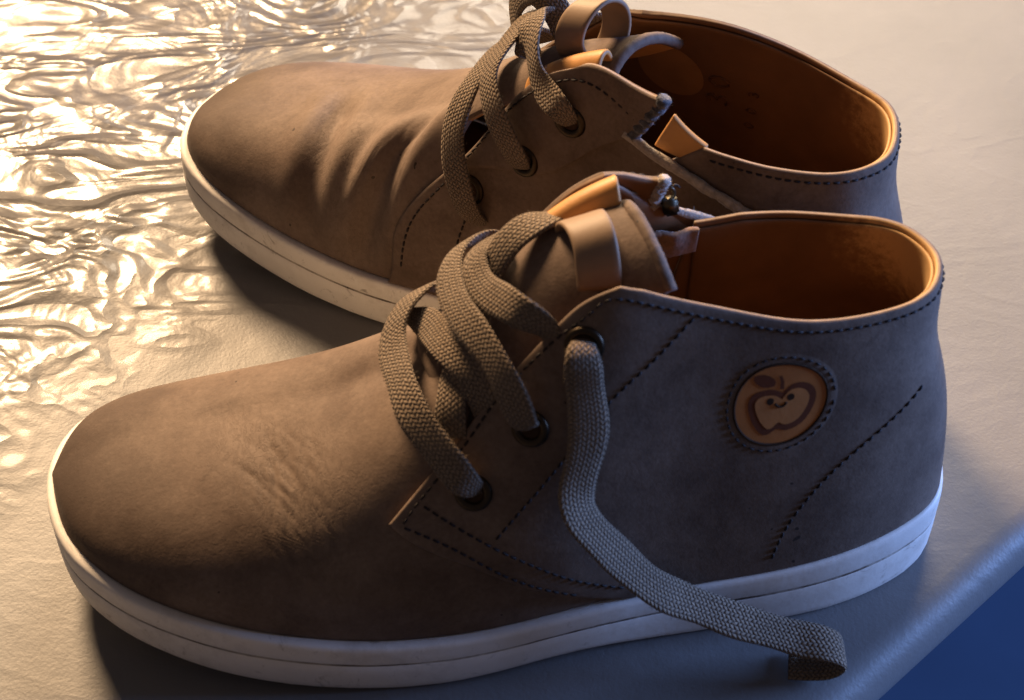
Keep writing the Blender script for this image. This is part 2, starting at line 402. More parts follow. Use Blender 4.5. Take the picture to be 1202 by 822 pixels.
def lace(pts, widths, parent, mirror, width=8.8, thick=2.1, n=60, name='lace_strand', pinch=(1, 0), power=2.6):
    pts = np.array(pts, float); widths = np.array(widths, float)
    widths /= np.linalg.norm(widths, axis=1)[:, None]
    d = np.r_[0, np.cumsum(np.linalg.norm(np.diff(pts, axis=0), axis=1))]
    q = np.linspace(0, d[-1], n); B = spline_basis(d, q)
    P = B @ pts; Wd = B @ widths
    # slight unevenness of the cloth
    x = np.linspace(0, d[-1] / 9.0, n); ph = RNG.uniform(0, 6.28, 3)
    P = P + .18 * np.stack([np.sin(2.1 * x + ph[0]), np.sin(2.7 * x + ph[1]), np.sin(1.7 * x + ph[2])], 1)
    tp = 1 + .04 * np.sin(3.3 * x + ph[1])
    for on, dist in zip(pinch, (q, d[-1] - q)):
        if on: tp = tp * (1 - .5 * np.exp(-(dist / 6.0) ** 2))
    V, F, UV = tube_ribbon(P, Wd, width, thick, 20, power, tp)
    # loose fibres standing off the weave
    V = np.asarray(V); k = int(d[-1] * 9); base = V[RNG.integers(20, len(V) - 20, k)]
    base = base + RNG.normal(0, .25, (k, 3)); i0 = np.argmin(((base[:, None] - P[None]) ** 2).sum(2), 1)
    out = base - P[i0]; out /= np.linalg.norm(out, axis=1)[:, None] + 1e-6
    dr = out * .7 + RNG.normal(0, .6, (k, 3)); dr /= np.linalg.norm(dr, axis=1)[:, None]
    sd = np.cross(dr, RNG.normal(0, 1, (k, 3))); sd /= np.linalg.norm(sd, axis=1)[:, None]
    ln = RNG.uniform(.3, 1.1, k)[:, None]; n0 = len(V)
    V = np.concatenate([V, base + sd * .045, base - sd * .045, base + dr * ln])
    for i in range(k):
        F.append((n0 + i, n0 + k + i, n0 + 2 * k + i)); UV.append(((.6, .5), (.6, .5), (.6, .5)))
    return link(name, V, F, M['lace'], parent, mirror, uv=UV)

def wn(pts, normals):
    """width directions from surface normals along a path"""
    pts = np.array(pts, float); T = np.gradient(pts, axis=0)
    W = np.cross(np.array(normals, float), T)
    return W / np.linalg.norm(W, axis=1)[:, None]

def tube(P, r, nseg=8, closed=False):
    P = np.asarray(P, float); n = len(P)
    T = np.roll(P, -1, 0) - np.roll(P, 1, 0) if closed else np.gradient(P, axis=0)
    T /= np.linalg.norm(T, axis=1)[:, None]
    ref = np.array([0, 0, 1.]) if abs(T[:, 2]).max() < .9 else np.array([.3, 1, .2])
    A = np.cross(T, ref); A /= np.linalg.norm(A, axis=1)[:, None]; Bn = np.cross(T, A)
    a = np.linspace(0, 2 * np.pi, nseg, endpoint=False)
    r = np.broadcast_to(np.asarray(r, float), (n,))
    V = (P[:, None] + r[:, None, None] * (np.cos(a)[None, :, None] * A[:, None] + np.sin(a)[None, :, None] * Bn[:, None])).reshape(-1, 3)
    F = []
    for i in range(n if closed else n - 1):
        i2 = (i + 1) % n
        for j in range(nseg):
            k = (j + 1) % nseg
            F.append((i * nseg + j, i2 * nseg + j, i2 * nseg + k, i * nseg + k))
    if not closed:
        F.append(tuple(range(nseg))); F.append(tuple((n - 1) * nseg + j for j in reversed(range(nseg))))
    return V, F

def stitches(last, st, off, parent, mirror, pitch=2.1, dash=1.5, r=.27, label=None, closed=False, name='stitch_line'):
    """a row of sewn thread: every stitch a small capsule that dips into the leather at both ends"""
    st = np.asarray(st, float); G = spl(st, 240) if len(st) > 2 else resample(st, np.linspace(0, 1, 240))
    P = last.p(G[:, 0], G[:, 1], off); Nn = last.n(G[:, 0], G[:, 1])
    return stitch_mesh(P, Nn, parent, mirror, pitch, dash, r, name)
def stitch_mesh(P, Nn, parent, mirror, pitch=2.1, dash=1.5, r=.30, name='stitch_line'):
    d = np.r_[0, np.cumsum(np.linalg.norm(np.diff(P, axis=0), axis=1))]
    Vs, Fs, base = [], [], 0
    for c0 in np.arange(pitch * .3, d[-1] - dash, pitch):
        c0 += RNG.normal(0, .06)
        q = c0 + dash * np.array([0, .18, .5, .82, 1])
        pp = np.stack([np.interp(q, d, P[:, k]) for k in range(3)], 1); nn = np.stack([np.interp(q, d, Nn[:, k]) for k in range(3)], 1)
        pp = pp + nn * (np.array([-.35, .1, .2, .1, -.35]) * 1.0)[:, None]
        V, F = tube(pp, np.array([.6, 1, 1, 1, .6]) * r, 6)
        Vs.append(V); Fs += [tuple(i + base for i in f) for f in F]; base += len(V)
    o = link(name, np.concatenate(Vs), Fs, M['thread'], parent, mirror); o['kind'] = 'stuff'
    return o

def torus_at(P, n, R, r, nseg=28, ms=10, flat=.6):
    n = np.asarray(n, float) / np.linalg.norm(n); a = np.cross(n, (0, 0, 1.)); a /= np.linalg.norm(a); b = np.cross(n, a)
    V, F = [], []
    for i in range(nseg):
        A = 2 * np.pi * i / nseg; e = np.cos(A) * a + np.sin(A) * b
        for j in range(ms):
            B = 2 * np.pi * j / ms
            V.append(P + e * (R + r * np.cos(B)) + n * r * flat * np.sin(B))
    for i in range(nseg):
        for j in range(ms):
            i2, j2 = (i + 1) % nseg, (j + 1) % ms
            F.append((i * ms + j, i2 * ms + j, i2 * ms + j2, i * ms + j2))
    return np.array(V), F

def tag(o, label, cat=None, group=None, kind=None):
    o['label'] = label
    if cat: o['category'] = cat
    if group: o['group'] = group
    if kind: o['kind'] = kind
    return o
# ---------------------------------------------------------------- the table and what lies beyond its edge
def build_table():
    A = np.array([.0646, -.1053]); Bp = np.array([.1195, -.0537])     # two points on the front right edge, on the table top
    e = (Bp - A) / np.linalg.norm(Bp - A); nr = np.array([e[1], -e[0]])
    prof = [(-1.6, 0)] + [(d, 0) for d in (-.5, -.3, -.15, -.05, -.012)]
    R = .008
    prof += [(-.0 + R * math.sin(a), -R * (1 - math.cos(a))) for a in np.linspace(0, math.pi, 17)]
    prof += [(-.2, -2 * R)]
    V, F = [], []
    us = np.linspace(-1.3, 1.5, 15)
    for u in us:
        for d, z in prof:
            p = A + e * u + nr * d; V.append((p[0] * 1000, p[1] * 1000, z * 1000))
    n = len(prof)
    for i in range(len(us) - 1):
        for j in range(n - 1):
            F.append((i * n + j, i * n + j + 1, (i + 1) * n + j + 1, (i + 1) * n + j))
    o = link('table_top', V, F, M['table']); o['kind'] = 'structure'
    g = link('floor', [(-4000, -4000, -720), (4000, -4000, -720), (4000, 4000, -720), (-4000, 4000, -720)], [(0, 1, 2, 3)], M['floor'], smooth=False)
    g['kind'] = 'structure'
build_table()

# ---------------------------------------------------------------- outlines of the leather pieces on the last, (s, t)
FACING = [(.6225, .40), (.61, .4625), (.5975, .5188), (.58, .5875), (.5588, .6688), (.52, .7563), (.4875, .8438), (.4612, .9188), (.4275, .987)]
LOWER = [(.6225, .40), (.5925, .3062), (.5463, .2188), (.4875, .1312), (.4575, .0938), (.42, .045)]
MFACING = [(-.603, 0), (-.6, .0688), (-.6038, .2), (-.5975, .375), (-.5738, .5125), (-.5075, .72), (-.4525, .90), (-.4212, .985)]
ZIPEDGE = [(-.08, 0), (-.13, .45), (-.19, .68), (-.235, .79), (-.2937, .865), (-.3525, .905)]

def on_surf(last, st, ab, off):
    """points given in mm (a to the heel, b up) around (s, t), laid on the surface"""
    s0, t0 = st; e = .004
    P0 = last.p([s0], [t0])[0]; ds = (last.p([s0 + e], [t0])[0] - last.p([s0 - e], [t0])[0]) / (2 * e)
    dt = (last.p([s0], [t0 + e])[0] - last.p([s0], [t0 - e])[0]) / (2 * e)
    n = last.n([s0], [t0])[0]
    a = np.array([-1., 0, 0]); a -= n * (a @ n); a /= np.linalg.norm(a)
    b = np.cross(a, n) ; b = b if b[2] > 0 else -b
    J = np.array([[ds @ a, dt @ a], [ds @ b, dt @ b]])
    q = np.linalg.solve(J, np.asarray(ab, float).T).T
    return last.p(s0 + q[:, 0], t0 + q[:, 1], off)

def fan(last, st, ab, off, center):
    P = on_surf(last, st, np.vstack([center, ab]), off); n = len(ab)
    return P, [(0, 1 + i, 1 + (i + 1) % n) for i in range(n)]

def emblem(last, parent, mirror):
    st = (.2637, .7062); q = np.linspace(0, 2 * np.pi, 49)[:-1]; ci = np.stack([np.cos(q), np.sin(q)], 1)
    k = np.array([1 / 28.2, -1 / 26.2]); c0 = np.array([420, 415])
    cv = lambda pts: (np.array(pts, float) - c0) * k
    prof = [(9.9, 1.55), (10.0, 1.74), (10.3, 1.80), (10.9, 1.78), (11.8, 1.68), (12.6, 1.5)]
    V = np.concatenate([on_surf(last, st, ci * r, o) for r, o in prof]); n = 48; F = []
    for i in range(len(prof) - 1):
        for j in range(n): F.append((i * n + j, i * n + (j + 1) % n, (i + 1) * n + (j + 1) % n, (i + 1) * n + j))
    P, F0 = fan(last, st, ci * 9.8, 1.72, (0, 0))
    root = link('emblem_patch', P, F0, M['emblem'], parent, mirror, smooth=False)
    root['label'] = 'round tan leather emblem with a smiling apple print'
    G = on_surf(last, st, ci * 9.85, 1.72); gv, gf = tube(G, .32, 6, True); link('emblem_gap_shade', gv, gf, M['mark'], root, mirror)  # dark solid ring paints the shadow in the gap round the disc
    link('emblem_ring', V, [tuple(reversed(f)) for f in F], M['nubuck'], root, mirror)
    out = [(430, 345), (455, 318), (490, 293), (525, 288), (575, 302), (610, 335), (628, 385), (622, 440), (600, 495), (565, 545), (530, 572), (495, 585), (450, 588), (410, 572),
           (375, 592), (342, 604), (300, 575), (262, 520), (240, 465), (228, 410), (235, 370), (258, 343), (300, 326), (350, 318), (400, 330)]
    O = np.array(out, float); cc = np.array([425, 450.])
    O = spl(np.vstack([O, O[:1]]), 60)[:-1]
    inn = cc + (O - cc) * (1 - 42 / np.linalg.norm(O - cc, axis=1))[:, None]
    P, F1 = fan(last, st, cv(O), 1.86, cv([cc])[0]); link('emblem_apple', P, F1, M['emblem_print'], root, mirror, smooth=False)
    P, F1 = fan(last, st, cv(inn), 1.96, cv([cc])[0]); link('emblem_apple_core', P, F1, M['emblem_light'], root, mirror, smooth=False)
    leaf = [(250, 232), (275, 222), (310, 220), (345, 232), (372, 250), (385, 275), (375, 298), (340, 306), (300, 300), (265, 275), (252, 252)]
    P, F1 = fan(last, st, cv(leaf), 1.88, cv([(320, 262)])[0]); link('emblem_leaf', P, F1, M['emblem_print'], root, mirror, smooth=False)
    P, F1 = fan(last, st, cv([(400, 232), (418, 232), (432, 270), (436, 322), (412, 318), (412, 270)]), 1.90, cv([(418, 280)])[0])
    link('emblem_stem', P, F1, M['emblem_print'], root, mirror, smooth=False)
    for x, y in ((358, 392), (478, 376)):
        P, F1 = fan(last, st, cv(np.array([x, y]) + ci * 22), 2.02, cv([(x, y)])[0]); link('emblem_eye', P, F1, M['mark'], root, mirror, smooth=False)
    P = on_surf(last, st, cv(spl([(388, 408), (400, 424), (420, 431), (442, 424), (454, 405)], 14)), 2.02)
    V, F = tube(P, .28, 6); link('emblem_mouth', V, F, M['mark'], root, mirror)
    q = np.linspace(0, 2 * np.pi, 160); R = on_surf(last, st, np.stack([np.cos(q), np.sin(q)], 1) * 11.4, 1.70)
    stitch_mesh(R, np.broadcast_to(last.n([st[0]], [st[1]])[0], R.shape), root, mirror, 2.0, 1.35, .2, 'emblem_stitching')

def sole(last, parent, mirror):
    n = 200; s = np.linspace(-1, 1, n + 1)[:-1] + 1 / n
    F0 = last.p(s, 0 * s)
    # smooth closed outline and its outward direction
    wt = np.clip((abs(s) - .90) / .06, 0, 1)[:, None]
    for _ in range(14): F0 = F0 * (1 - wt) + wt * (np.roll(F0, 1, 0) + 2 * F0 + np.roll(F0, -1, 0)) / 4
    d = np.roll(F0, -2, 0) - np.roll(F0, 2, 0); nr = np.stack([d[:, 1], -d[:, 0], 0 * s], 1)
    nr /= np.linalg.norm(nr, axis=1)[:, None]
    c = F0.mean(0); nr *= np.sign(((F0 - c) * nr).sum(1))[:, None]
    for _ in range(6): nr = (np.roll(nr, 1, 0) + 2 * nr + np.roll(nr, -1, 0)); nr /= np.linalg.norm(nr, axis=1)[:, None]
    x = F0[:, 0]
    zb = 11.3 * np.clip((x - 115) / 90, 0, 1) ** 2 + 2.6 * np.exp(-((x - 92) / 20) ** 2)
    zt = F0[:, 2]
    prof = [(-4, .86), (-.4, .98), (1.0, 1.0), (1.8, .995), (2.25, .965), (2.4, .91), (2.4, .80), (2.38, .665), (2.3, .648), (1.95, .638), (1.95, .618), (2.25, .606), (2.38, .59), (2.38, .4), (2.15, .16), (1.75, .05), (1.2, .0), (-6, 0)]
    V = []
    for o, a in prof:
        P = F0 + nr * o; P[:, 2] = zb + (zt - zb) * a
        if a == 0: P[:, 2] = zb + .15
        wob = RNG.normal(0, .03, n)
        V.append(P + nr * wob[:, None])
    V = np.concatenate(V); F, I = [], []
    for i in range(len(prof) - 1):
        for j in range(n):
            k = (j + 1) % n
            F.append((i * n + j, i * n + k, (i + 1) * n + k, (i + 1) * n + j)); I.append(1 if i in (8, 9, 10) else 0)
    F.append(tuple(range((len(prof) - 1) * n, len(prof) * n))); I.append(0)
    F.append(tuple(reversed(range(n)))); I.append(0)
    o = link('sole', V, F, [M['sole'], M['groove']], parent, mirror, I)
    o['label'] = 'white rubber cup sole with a dirty groove line'
    # sewn dashes lying in the groove
    P = F0 + nr * 2.35; P[:, 2] = zb + (zt - zb) * .624
    P = np.vstack([P, P[:1]])
    # insole
    loop = F0 + np.array([0, 0, 2.0]) - nr * 5.0; loop[:, 0] = np.minimum(loop[:, 0], 185)
    link('insole', loop, [tuple(range(n))], M['lining'], parent, mirror, smooth=False)
    return o

def eyelet(P, n, parent, mirror):
    V, F = torus_at(P, n, 3.05, .95, 30, 10, .75)
    e = link('eyelet', V, F, M['brass'], parent, mirror)
    n = np.asarray(n) / np.linalg.norm(n); a = np.cross(n, (0, 0, 1.)); a /= np.linalg.norm(a); b = np.cross(n, a)
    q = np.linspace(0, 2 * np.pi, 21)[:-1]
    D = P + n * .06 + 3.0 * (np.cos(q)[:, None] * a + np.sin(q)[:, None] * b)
    link('eyelet_hole_shade', D, [tuple(range(20))], M['mark'], e, mirror, smooth=False)  # flat dark disc stands in for the shade inside the hole

def folds(specs, fine, seed):
    rng = np.random.default_rng(seed)
    lines = [(x0 + rng.normal(0, w), k + rng.normal(0, .25), rng.uniform(.25, .5), rng.uniform(.08, .24), y0 + rng.normal(0, 4), sy * rng.uniform(.35, .9), rng.uniform(0, 6.28))
             for (x0, k, w, cnt, y0, sy) in fine for _ in range(cnt)]
    def f(P, s, t):
        x, y = P[:, 0], P[:, 1]; d = np.zeros(len(P))
        for (x0, k, c, w, A, ridge, y0, sy) in specs:
            xc = x0 + k * (y - y0) + c * (y - y0) ** 2
            win = np.exp(-((y - y0) / sy) ** 4); u = (x - xc) / w
            d += win * (-A * np.exp(-u ** 2) + ridge * np.exp(-((u - 1.9) / 1.1) ** 2) + ridge * .8 * np.exp(-((u + 1.9) / 1.1) ** 2))
        for (x0, k, w, A, y0, sy, ph) in lines:
            xc = x0 + k * (y - y0) + .5 * np.sin((y - y0) * .45 + ph)
            d -= A * np.exp(-((x - xc) / w) ** 2) * np.exp(-((y - y0) / sy) ** 2)
        return d * np.clip(t / .15, 0, 1)
    return f

def vamp(last, parent, mirror, push):
    nu, nv = 190, 150
    vv = np.linspace(0, 1, nv); lat = vv <= .5
    t = np.where(lat, vv * 2, 2 - vv * 2)
    st = np.where(lat, np.interp(t, [0, .12, .25, .4, .5, 1], [.36, .42, .50, .585, .575, .60]), np.interp(t, [0, 1], [.565, .60]))
    w = 1 - np.linspace(0, 1, nu) ** 1.25
    S = st[None] + (1 - st[None]) * (1 - w[:, None]); T = np.broadcast_to(t, S.shape)
    S = np.clip(S, 0, .999)
    s = np.where(lat[None], S, -S)
    P = last.p(s, T); Nn = last.n(s, T)
    near = (T.ravel() > .97)
    # one normal along the ridge so both halves meet
    Nn = Nn.reshape(nu, nv, 3); m = nv // 2
    blend = np.exp(-((vv - .5) / .03) ** 2)[None, :, None]
    mid = (Nn[:, m - 4] + Nn[:, m + 4]); mid /= np.linalg.norm(mid, axis=1)[:, None]
    Nn = Nn * (1 - blend) + mid[:, None] * blend; Nn /= np.linalg.norm(Nn, axis=2)[..., None]
    d = push(P, s.ravel(), T.ravel()).reshape(nu, nv, 1)
    P = P.reshape(nu, nv, 3)
    # gentle smoothing over the ridge line
    Q = P.copy()
    for _ in range(10): Q[:, 1:-1] = (Q[:, :-2] + 2 * Q[:, 1:-1] + Q[:, 2:]) / 4
    k = np.exp(-((vv - .5) / .08) ** 2)[None, :, None]; P = P * (1 - k) + Q * k
    sm = np.clip((S - .87) / .07, 0, 1)[..., None].copy(); sm[:, 0] = sm[:, -1] = 0; sm[-1] = 0
    for _ in range(60):
        Q = P.copy(); Q[1:-1, 1:-1] = (P[1:-1, :-2] + P[1:-1, 2:] + P[:-2, 1:-1] + P[2:, 1:-1]) / 4
        P = P * (1 - sm) + Q * sm
    outer = P + Nn * d; inner = P - Nn * 1.4 * np.clip((.97 - S) / .05, 0, 1)[..., None] + np.array([-.6, 0, -.5]) + Nn * d * .3
    V, F, I = solid(outer, inner)
    I = [0 for k in I]
    o = link('vamp', V, F, [M['nubuck'], M['edge'], M['lining']], parent, mirror, I)
    o['label'] = 'rounded toe and vamp in scuffed taupe nubuck'
    return o

def net_sheet(net, nu, nv, th, name, mats, parent, mirror, flip=False):
    net = np.array(net, float); a, b = net.shape[:2]
    u, v = edged(nu, .02), edged(nv, .02)
    def grid(u, v): return np.einsum('ua,abk,vb->uvk', spline_basis(np.linspace(0, 1, a), u), net, spline_basis(np.linspace(0, 1, b), v))
    G = grid(u, v)
    Nn = np.cross(np.gradient(G, axis=0), np.gradient(G, axis=1)); Nn /= np.linalg.norm(Nn, axis=2)[..., None]
    if flip: Nn = -Nn
    Uu, Vv = np.meshgrid(u, v, indexing='ij'); e = np.clip(np.minimum(np.minimum(Uu, 1 - Uu), np.minimum(Vv, 1 - Vv)) / .02, 0, 1)
    r = (.4 * th * (1 - np.sqrt(1 - (1 - e) ** 2)))[..., None]
    V, F, I = solid(G + Nn * (th / 2 - r), G - Nn * (th / 2 - r), not flip)
    I = [min(k, len(mats) - 1) for k in I]
    return link(name, V, F, mats, parent, mirror, I), (lambda uv: None)

def inside_marks(last, parent, mirror):
    """size stamp and the round backing of the emblem on the inner face of the outer side"""
    q = np.linspace(0, 2 * np.pi, 33)[:-1]; ci = np.stack([np.cos(q), np.sin(q)], 1)
    P, F = fan(last, (.384, .71), ci * 9.0, -1.12, (0, 0)); link('emblem_backing', P, F, M['backing'], parent, mirror, smooth=False)
    def glyph(st, strokes, k, w):
        Vs, Fs, b = [], [], 0
        for sk in strokes:
            pl = spl(np.array(sk, float) * k, 16) if len(sk) > 2 else np.array(sk, float) * k
            V, F = tube(on_surf(last, st, pl, -1.1), w, 6); Vs.append(V); Fs += [tuple(i + b for i in f) for f in F]; b += len(V)
        link('size_stamp', np.concatenate(Vs), Fs, M['stamp'], parent, mirror)
    three = [[(-.4, .8), (.2, 1), (.5, .55), (0, .1)], [(0, .1), (.55, -.4), (.2, -1), (-.45, -.8)]]
    zero = [[(0, 1), (.5, .5), (.5, -.5), (0, -1), (-.5, -.5), (-.5, .5), (0, 1)]]
    rot = lambda g: [[(-y, x) for x, y in sk] for sk in g]
    glyph((.322, .724), rot(zero), 2.6, .36); glyph((.322, .631), rot(three), 2.6, .36)
    glyph((.285, .724), rot(three), 1.2, .25); glyph((.286, .638), rot(zero), 1.2, .25); glyph((.287, .56), rot(zero), 1.2, .25)

def build_shoe(side, loc, yaw, label, last, push, tongue_net, wrap_net, loop_pts, laces):
    mir = side == 'right'
    root = bpy.data.objects.new('shoe', None); col.objects.link(root)
    root.location = (loc[0], loc[1], 0); root.rotation_euler = (0, 0, yaw)
    root.empty_display_size = .02
    tag(root, label, 'shoe', 'pair of taupe shoes on the table')
    if side == 'left':
        qtop = [(-.15, .99), (-.231, .962), (-.274, .94), (-.315, .89)]; qe = (-.315, .89)
        fl_t = [(-.4212, .985), (-.396, 1.0), (-.366, 1.007), (-.351, 1.025)]; fl_b = [(-.575, .505), (-.50, .515), (-.44, .60), (-.40, .74), (-.358, .90)]
        zedge = ZIPEDGE
    else:
        qtop = [(-.15, 1.0), (-.211, 1.005), (-.241, 1.012), (-.268, 1.012)]; qe = (-.268, 1.012)
        fl_t = [(-.4212, .985), (-.415, 1.012), (-.391, 1.055), (-.353, 1.091), (-.311, 1.142)]; fl_b = [(-.575, .505), (-.50, .52), (-.427, .602), (-.401, .681), (-.374, .789), (-.337, .919)]
        zedge = [(-.08, 0), (-.11, .45), (-.16, .68), (-.23, .832), (-.259, .876), (-.289, .904), (-.317, .914), (-.345, .918)]
    NB = [M['nubuck'], M['edge'], M['lining']]
    sole(last, root, mir)
    vamp(last, root, mir, push)
    # quarter: from the lateral facing round the heel to the zip on the inner side
    bottom = np.vstack([spl(LOWER, 40), [(.38, .0), (.2, 0), (0, 0), (-.2, 0), (-.3, 0)]])
    top = [(.4275, .987), (.40, 1.0), (.34, 1.0), (.2, 1.0), (0, 1)] + qtop
    left = spl(FACING, 60); right = [(-.3, 0), (-.33, .5), (-.32, .8), qe]
    q = sheet('quarter', last, bottom, top, left, right, 150, 60, 1.6, 1.6, NB, root, mir, flip=False, wu=.006, wv=.012)
    q['label'] = 'ankle quarter of taupe nubuck with dark stitching'
    ln = sheet('lining', last, [(.56, .05), (.3, .05), (0, .05), (-.3, .05)], [(.44, .955), (.40, .985), (.2, .985), (0, .985), *[(a, b - .015) for a, b in qtop]],
               [(.56, .05), (.555, .62), (.49, .82), (.44, .955)], [(-.3, .05), (-.31, .6), (qe[0], qe[1] - .015)], 110, 30, -.05, .9, [M['lining'], M['lining']], root, mir)
    ln['label'] = 'smooth tan leather lining'
    # inner side: front panel with the zip edge, and the eyelet flap on it
    mp = sheet('zip_panel', last, [(-.603, 0), (-.35, 0), (-.08, 0)], spl([(-.4212, .985), (-.39, .96), zedge[-1]], 10), spl(MFACING, 50), spl(zedge, 40),
          80, 60, lambda U, V: 1.7 + 1.9 * np.clip((U - .45) / .25, 0, 1), 1.6, NB, root, mir, flip=True)
    sheet('eyelet_flap', last, spl(fl_b, 40), spl(fl_t, 20), spl([(-.575, .505), (-.5075, .722), (-.4525, .902), (-.4212, .985)], 30), [fl_b[-1], fl_t[-1]],
          60, 30, lambda U, V: 3.2 + .9 * U, 2.0, NB, root, mir, flip=True, wu=.015, wv=.03)
    if side == 'left': gb, gt, go, gm = [(-.312, .80), (-.346, .755)], [(-.312, .892), (-.356, .85)], lambda U, V: -.6 - 1.0 * U + .5 * np.sin(U * 9) * V, M['suede']
    else: gb, gt, go, gm = [(-.268, .93), (-.316, .915)], [(-.266, 1.012), (-.303, 1.077)], lambda U, V: .7 + .6 * np.sin(U * 2), M['tongue_lining']
    sheet('zip_guard', last, gb, gt, [gb[0], gt[0]], [gb[1], gt[1]], 10, 12, go, 1.6, [gm], root, mir, flip=True, wu=.05, wv=.05)
    # frayed zip tape along the open edge, and the slider at its top
    def frayed(a, b, off, rad, mat, n=90):
        G = resample(spl([a, *b], 40), np.linspace(0, 1, n)); P = last.p(G[:, 0], G[:, 1], off)
        jit = RNG.normal(0, 1, P.shape); jit = (np.roll(jit, 1, 0) + jit + np.roll(jit, -1, 0)) / 3
        V, F = tube(P + jit * .14, rad * (1 + .10 * np.sin(np.arange(n) * .9) + RNG.normal(0, .05, n)), 8); V = np.asarray(V)
        k = n * 9; bs = V[RNG.integers(0, len(V), k)]; dr = RNG.normal(0, 1, (k, 3)); dr /= np.linalg.norm(dr, axis=1)[:, None]
        sd = np.cross(dr, RNG.normal(0, 1, (k, 3))); sd /= np.linalg.norm(sd, axis=1)[:, None]; n0 = len(V)
        V = np.concatenate([V, bs + sd * .05, bs - sd * .05, bs + dr * RNG.uniform(.4, 1.2, (k, 1))])
        F += [(n0 + i, n0 + k + i, n0 + 2 * k + i) for i in range(k)]
        return link('zipper_tape', V, F, mat, root, mir)
    frayed(zedge[0], zedge[1:], 3.2, 1.15, M['fuzz'], 150)
    frayed(fl_b[-1], [tuple((np.array(fl_b[-1]) + np.array(fl_t[-1])) / 2), fl_t[-1]], 2.6, 1.7 if side == 'right' else 1.5, M['dark_fuzz'] if side == 'right' else M['fuzz'], 40)
    if side == 'right': inside_marks(last, root, mir)
    if side == 'left': slider(last, root, mir)
    # eyelets
    for s, t in ((.5575, .4375), (.5025, .5875), (.455, .8188)):
        eyelet(last.p([s], [t], 1.75)[0], last.n([s], [t])[0], root, mir)
    for s, t, o in ((-.41, .825, 3.6), (-.4575, .60, 3.35), (-.535, .43, 1.9)):
        eyelet(last.p([s], [t], o)[0], last.n([s], [t])[0], root, mir)
    # tongue, its tan border and the leather loop
    tg, _ = net_sheet(tongue_net, 30, 24, 2.2, 'tongue', [M['tongue_lining'], M['edge'], M['nubuck']], root, mir)
    tg['label'] = 'leather tongue folded at its top edge'
    net_sheet(wrap_net, 20, 12, 1.3, 'tongue_border', [M['tongue_lining'], M['edge'], M['tongue_lining']], tg, mir)
    P = spl(loop_pts[0], 30); W = np.broadcast_to(np.array(loop_pts[1], float), P.shape)
    V, F, UV = tube_ribbon(P, W, 8.8 if side == 'left' else 7.4, 1.4, 16, 5.0)
    lp = link('pull_loop', V, F, M['loop'], tg, mir); lp['label'] = 'shiny smooth tan leather loop'
    tp = np.array(tongue_net, float)[-1]; tp = spl(tp * .93 + np.array(tongue_net, float)[-2] * .07 + np.array([0, .2, 1.0]), 60)
    stitch_mesh(tp, np.broadcast_to([.4, .35, .8], tp.shape), tg, mir, 2.3, 1.6, .28)
    te = spl(np.array(tongue_net, float)[-1], 50) + RNG.normal(0, .04, (50, 3))
    V, F = tube(te, 1.45, 9); link('tongue_rim', V, F, M['nubuck'], tg, mir)
    # stitch rows
    inset = lambda C, ds, dt: [(s + ds, t + dt) for s, t in C]
    stitches(last, [(.612, .388), (.602, .45), (.589, .507), (.571, .577), (.549, .658), (.511, .745), (.479, .828), (.453, .900), (.425, .958), (.39, .968), (.34, .966), (.2, .965), (.05, .965), (-.05, .965)] + [(a + .004, b - .035) for a, b in qtop], 1.62, root, mir)
    stitches(last, [(.345, .965), (.3875, .80), (.4162, .7062), (.4588, .525), (.4875, .4188), (.5212, .3188), (.5337, .2812)], 1.62, root, mir)
    stitches(last, [(.600, .44), (.5725, .3625), (.5337, .2812), (.48, .2), (.4338, .1312), (.385, .0625)], 1.62, root, mir)
    stitches(last, [(.612, .388), (.5663, .2875), (.5112, .1813), (.46, .1125), (.43, .075)], 1.62, root, mir)
    stitches(last, [(.1175, .632), (.165, .557), (.205, .463), (.233, .335), (.249, .2), (.2575, .05)], 1.62, root, mir)
    stitches(last, [(-.59, .09), (-.592, .2), (-.586, .36), (-.565, .49)], 1.75, root, mir)
    stitches(last, [(-.565, .50), (-.499, .712), (-.445, .885), (-.417, .955), (-.39, .99), (-.36, 1.0), (-.325, .99)], 3.6, root, mir)
    stitches(last, [(-.53, .06), (-.535, .2), (-.53, .33)], 1.75, root, mir)
    if side == 'left': emblem(last, root, mir)
    for L in laces:
        lace(L['p'], L['w'] if 'w' in L else wn(L['p'], L['n']), root, mir, L.get('width', 8.8), L.get('thick', 2.1), L.get('seg', 60))
    return root

def slider(last, parent, mirror):
    P = last.p([-.340], [.925], 1.9)[0]; n = last.n([-.34], [.925])[0]
    up = np.array([.25, 0, 1.]); up -= n * (up @ n); up /= np.linalg.norm(up); a = np.cross(up, n)
    bm = bmesh.new(); bmesh.ops.create_cube(bm, size=1)
    bmesh.ops.bevel(bm, geom=bm.edges[:], offset=.16, segments=2, affect='EDGES')
    V = np.array([v.co[:] for v in bm.verts]); F = [[v.index for v in f.verts] for f in bm.faces]; bm.free()
    W = P + V[:, :1] * 3.4 * a + V[:, 1:2] * 2.4 * n + V[:, 2:] * 4.6 * up
    z = link('zipper_slider', W, F, M['zip'], parent, mirror)
    q = np.linspace(0, 2 * np.pi, 20)[:-1]
    R = P + n * 1.8 + up * 2 + (np.cos(q)[:, None] * up * 2.2 + np.sin(q)[:, None] * a * 1.4)
    V, F = tube(R, .45, 7, True); link('zipper_pull', V, F, M['zip'], z, mirror)
